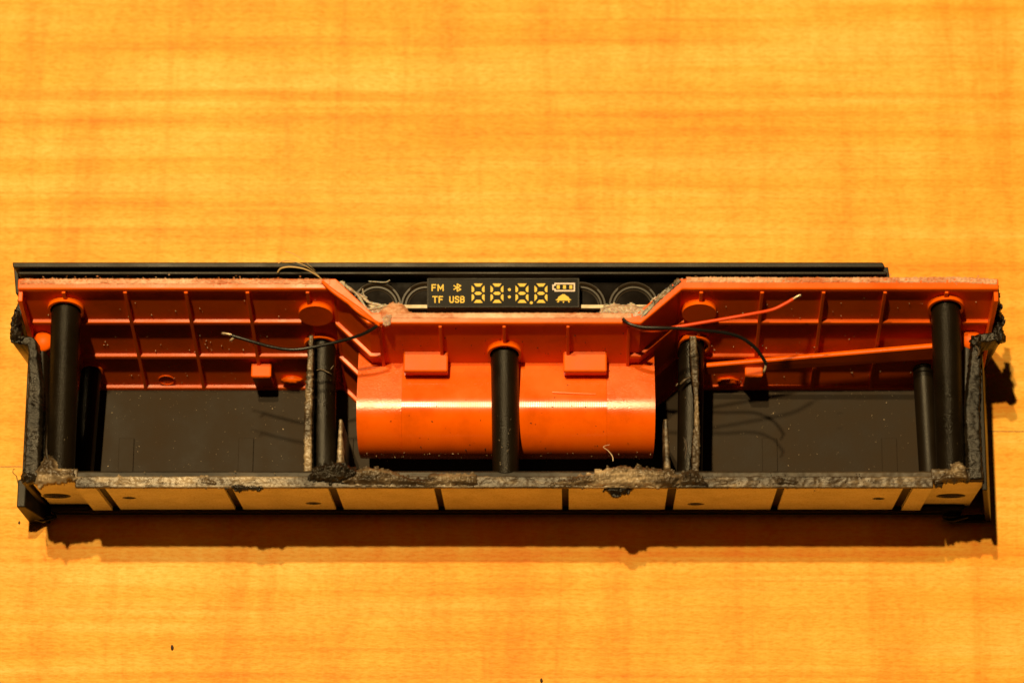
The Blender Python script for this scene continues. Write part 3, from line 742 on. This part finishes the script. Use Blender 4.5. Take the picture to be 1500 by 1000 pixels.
specks('flange_crumbs', rp(420, lambda: Wz(random.choice([random.uniform(30, 480), random.uniform(30, 480), random.uniform(1010, 1450)]), random.gauss(411, 2.6), ZT+6)), PINKF, baf, .3, 1.3)

# ------------------------------------------------------------------ loose things lying in the speaker
def wire(name, pts, r, m, label, cat='wire', bare=None, tip=None, group=None):
    P = spline([Wz(p[0], p[1], p[2]+11) for p in pts], 10)
    root = bpy.data.objects.new(name, None); C.objects.link(root); ORG[root.name] = Vector((P[0].x, P[0].y, P[0].z-r)); root.location = ORG[root.name]*S
    finish('sheath', MB().tube(P, r, 14), m, root, smooth=True)
    for b in (bare or []):
        mb = MB()
        Q = spline([Wz(p[0], p[1], p[2]+11) for p in b], 5)
        for k in range(5):
            a = 2*math.pi*k/5; off = Vector((math.cos(a), math.sin(a)*.5, math.sin(a)))*r*.42
            mb.tube([q+off*(1+.35*i/len(Q)*(k-1)) for i, q in enumerate(Q)], r*.26, 6)
        finish('bare_strands', mb, COPPER, root, smooth=True)
    tag(root, label, cat, group); return root
wire('wire', [(339, 491, 232), (362, 498, 231), (398, 508, 228), (428, 512, 226), (460, 508, 226), (500, 499, 230), (532, 489, 238), (553, 477, 246)], 2.4, WIREB,
     'thin black wire curving over the left side of the orange baffle', group='wires cut off inside the speaker', bare=[[(340, 491, 232), (333, 489, 232), (326, 488, 231)], [(345, 493, 231), (341, 496, 230), (338, 499, 229)]])
wire('wire', [(912, 467, 246), (922, 474, 248), (940, 479, 249), (968, 480, 250), (1000, 481, 248), (1030, 484, 245), (1060, 487, 238), (1085, 494, 230), (1105, 508, 222), (1116, 522, 216), (1123, 534, 212)], 2.4, WIREB,
     'black wire curving down over the right side of the orange baffle', group='wires cut off inside the speaker', bare=[[(1122, 533, 212), (1121, 539, 210), (1119, 544, 208)]])
wire('wire', [(916, 472, 242), (934, 480, 243), (958, 484, 244), (990, 479, 246), (1020, 474, 246), (1050, 469, 246), (1095, 461, 246), (1130, 454, 245), (1148, 446, 245), (1162, 438, 245)], 2.5, WIRER,
     'red wire with a stripped end pointing up right across the baffle', group='wires cut off inside the speaker', bare=[[(1161, 438.5, 245), (1167, 435, 245), (1173, 432, 246)]])
# loose orange plastic bar leaning across the right bay
c0, n0 = bpt(1033, 540, -13); c1, n1 = bpt(1372, 514, -13)
bar_pts = [c0, c1]
mb = MB(); d_ = (bar_pts[1]-bar_pts[0]).normalized(); wd_ = n0.cross(d_).normalized()
if wd_.z > 0: wd_ = -wd_
def bsec(p, w_, t_): return [p-wd_*w_-n0*t_, p-wd_*w_+n0*t_, p-wd_*(w_-2.5)+n0*(t_+1.5), p+wd_*w_+n0*t_, p+wd_*w_-n0*t_]
mb.hexa(bsec(bar_pts[0], 12, 2.4), bsec(bar_pts[1], 17, 2.8))
o = finish('plastic_bar', mb, ORANGE, None, bevel=1.2); tag(o, 'orange plastic bar leaning slantwise across the right side of the ribbed baffle', 'plastic bar')
# fibres
def fibre(pts, r, label, name='fibre', m=FIBRE):
    P = spline([Wz(*p) for p in pts], 8); o = finish(name, MB().tube(P, [r*(1-.6*i/len(P)) for i in range(len(P))], 6), m, None, smooth=True); tag(o, label, 'fibre'); return o
fibre([(407, 399, 240), (412, 393, 246), (426, 391, 250), (446, 394, 252), (462, 402, 250), (474, 411, 244)], 1.5, 'thicker tan fibre arching over the rear black rail above the left bay')
fibre([(407, 386, 246), (418, 382, 252), (434, 384, 256), (452, 392, 254), (468, 405, 248)], .8, 'thin tan hair looping just above the thicker fibre at the rear rail')
fibre([(418, 368, 260), (430, 372, 260), (446, 382, 257), (462, 397, 250)], .45, 'finest hair standing out beyond the rear black rail onto the table')
fibre([(27, 709, 186), (25, 701, 188), (24, 697, 186), (19, 692, 188), (20, 687, 190), (22, 687, 190)], .7, 'tiny dark curled hair at the front left corner of the speaker', m=DUSTD)
fibre([(898, 675, 172), (897, 668, 170), (891, 660, 168), (884, 654, 168), (893, 651, 166)], .7, 'short pale bent hair at the lower right of the orange tube', m=DUSTL)
fibre([(809, 574, 169), (830, 575, 169), (852, 576, 169), (873, 576.5, 169)], .45, 'straight pale hair lying on top of the orange tube', m=DUSTL)
# crumbs on the table
def chip(px, py, r, label, sd):
    bm = bmesh.new(); bmesh.ops.create_icosphere(bm, subdivisions=2, radius=1); p = Wz(px, py, r*.6)
    mb = MB().add([p+Vector((v.co.x*r*.8, v.co.y*r*1.5, v.co.z*r*.6))*(1+.5*noise.noise(v.co*1.5+Vector((sd, 0, 0)))) if False else p+Vector((v.co.x*r*.8*(1+.5*noise.noise(v.co*1.5+Vector((sd, 0, 0)))), v.co.y*r*1.5*(1+.5*noise.noise(v.co*1.5+Vector((0, sd, 0)))), v.co.z*r*.6)) for v in bm.verts], [tuple(v.index for v in f.verts) for f in bm.faces])
    bm.free(); o = finish('crumb', mb, DUSTD, None); tag(o, label, 'crumb')
chip(252, 948, 2.6, 'small dark crumb lying on the bare table in front, left of the middle', 1)
chip(793, 996, 2.2, 'tiny dark crumb at the very front edge of the visible table', 2)
chip(28, 765, 1.6, 'tiny dark crumb on the table beside the front left foot', 4)
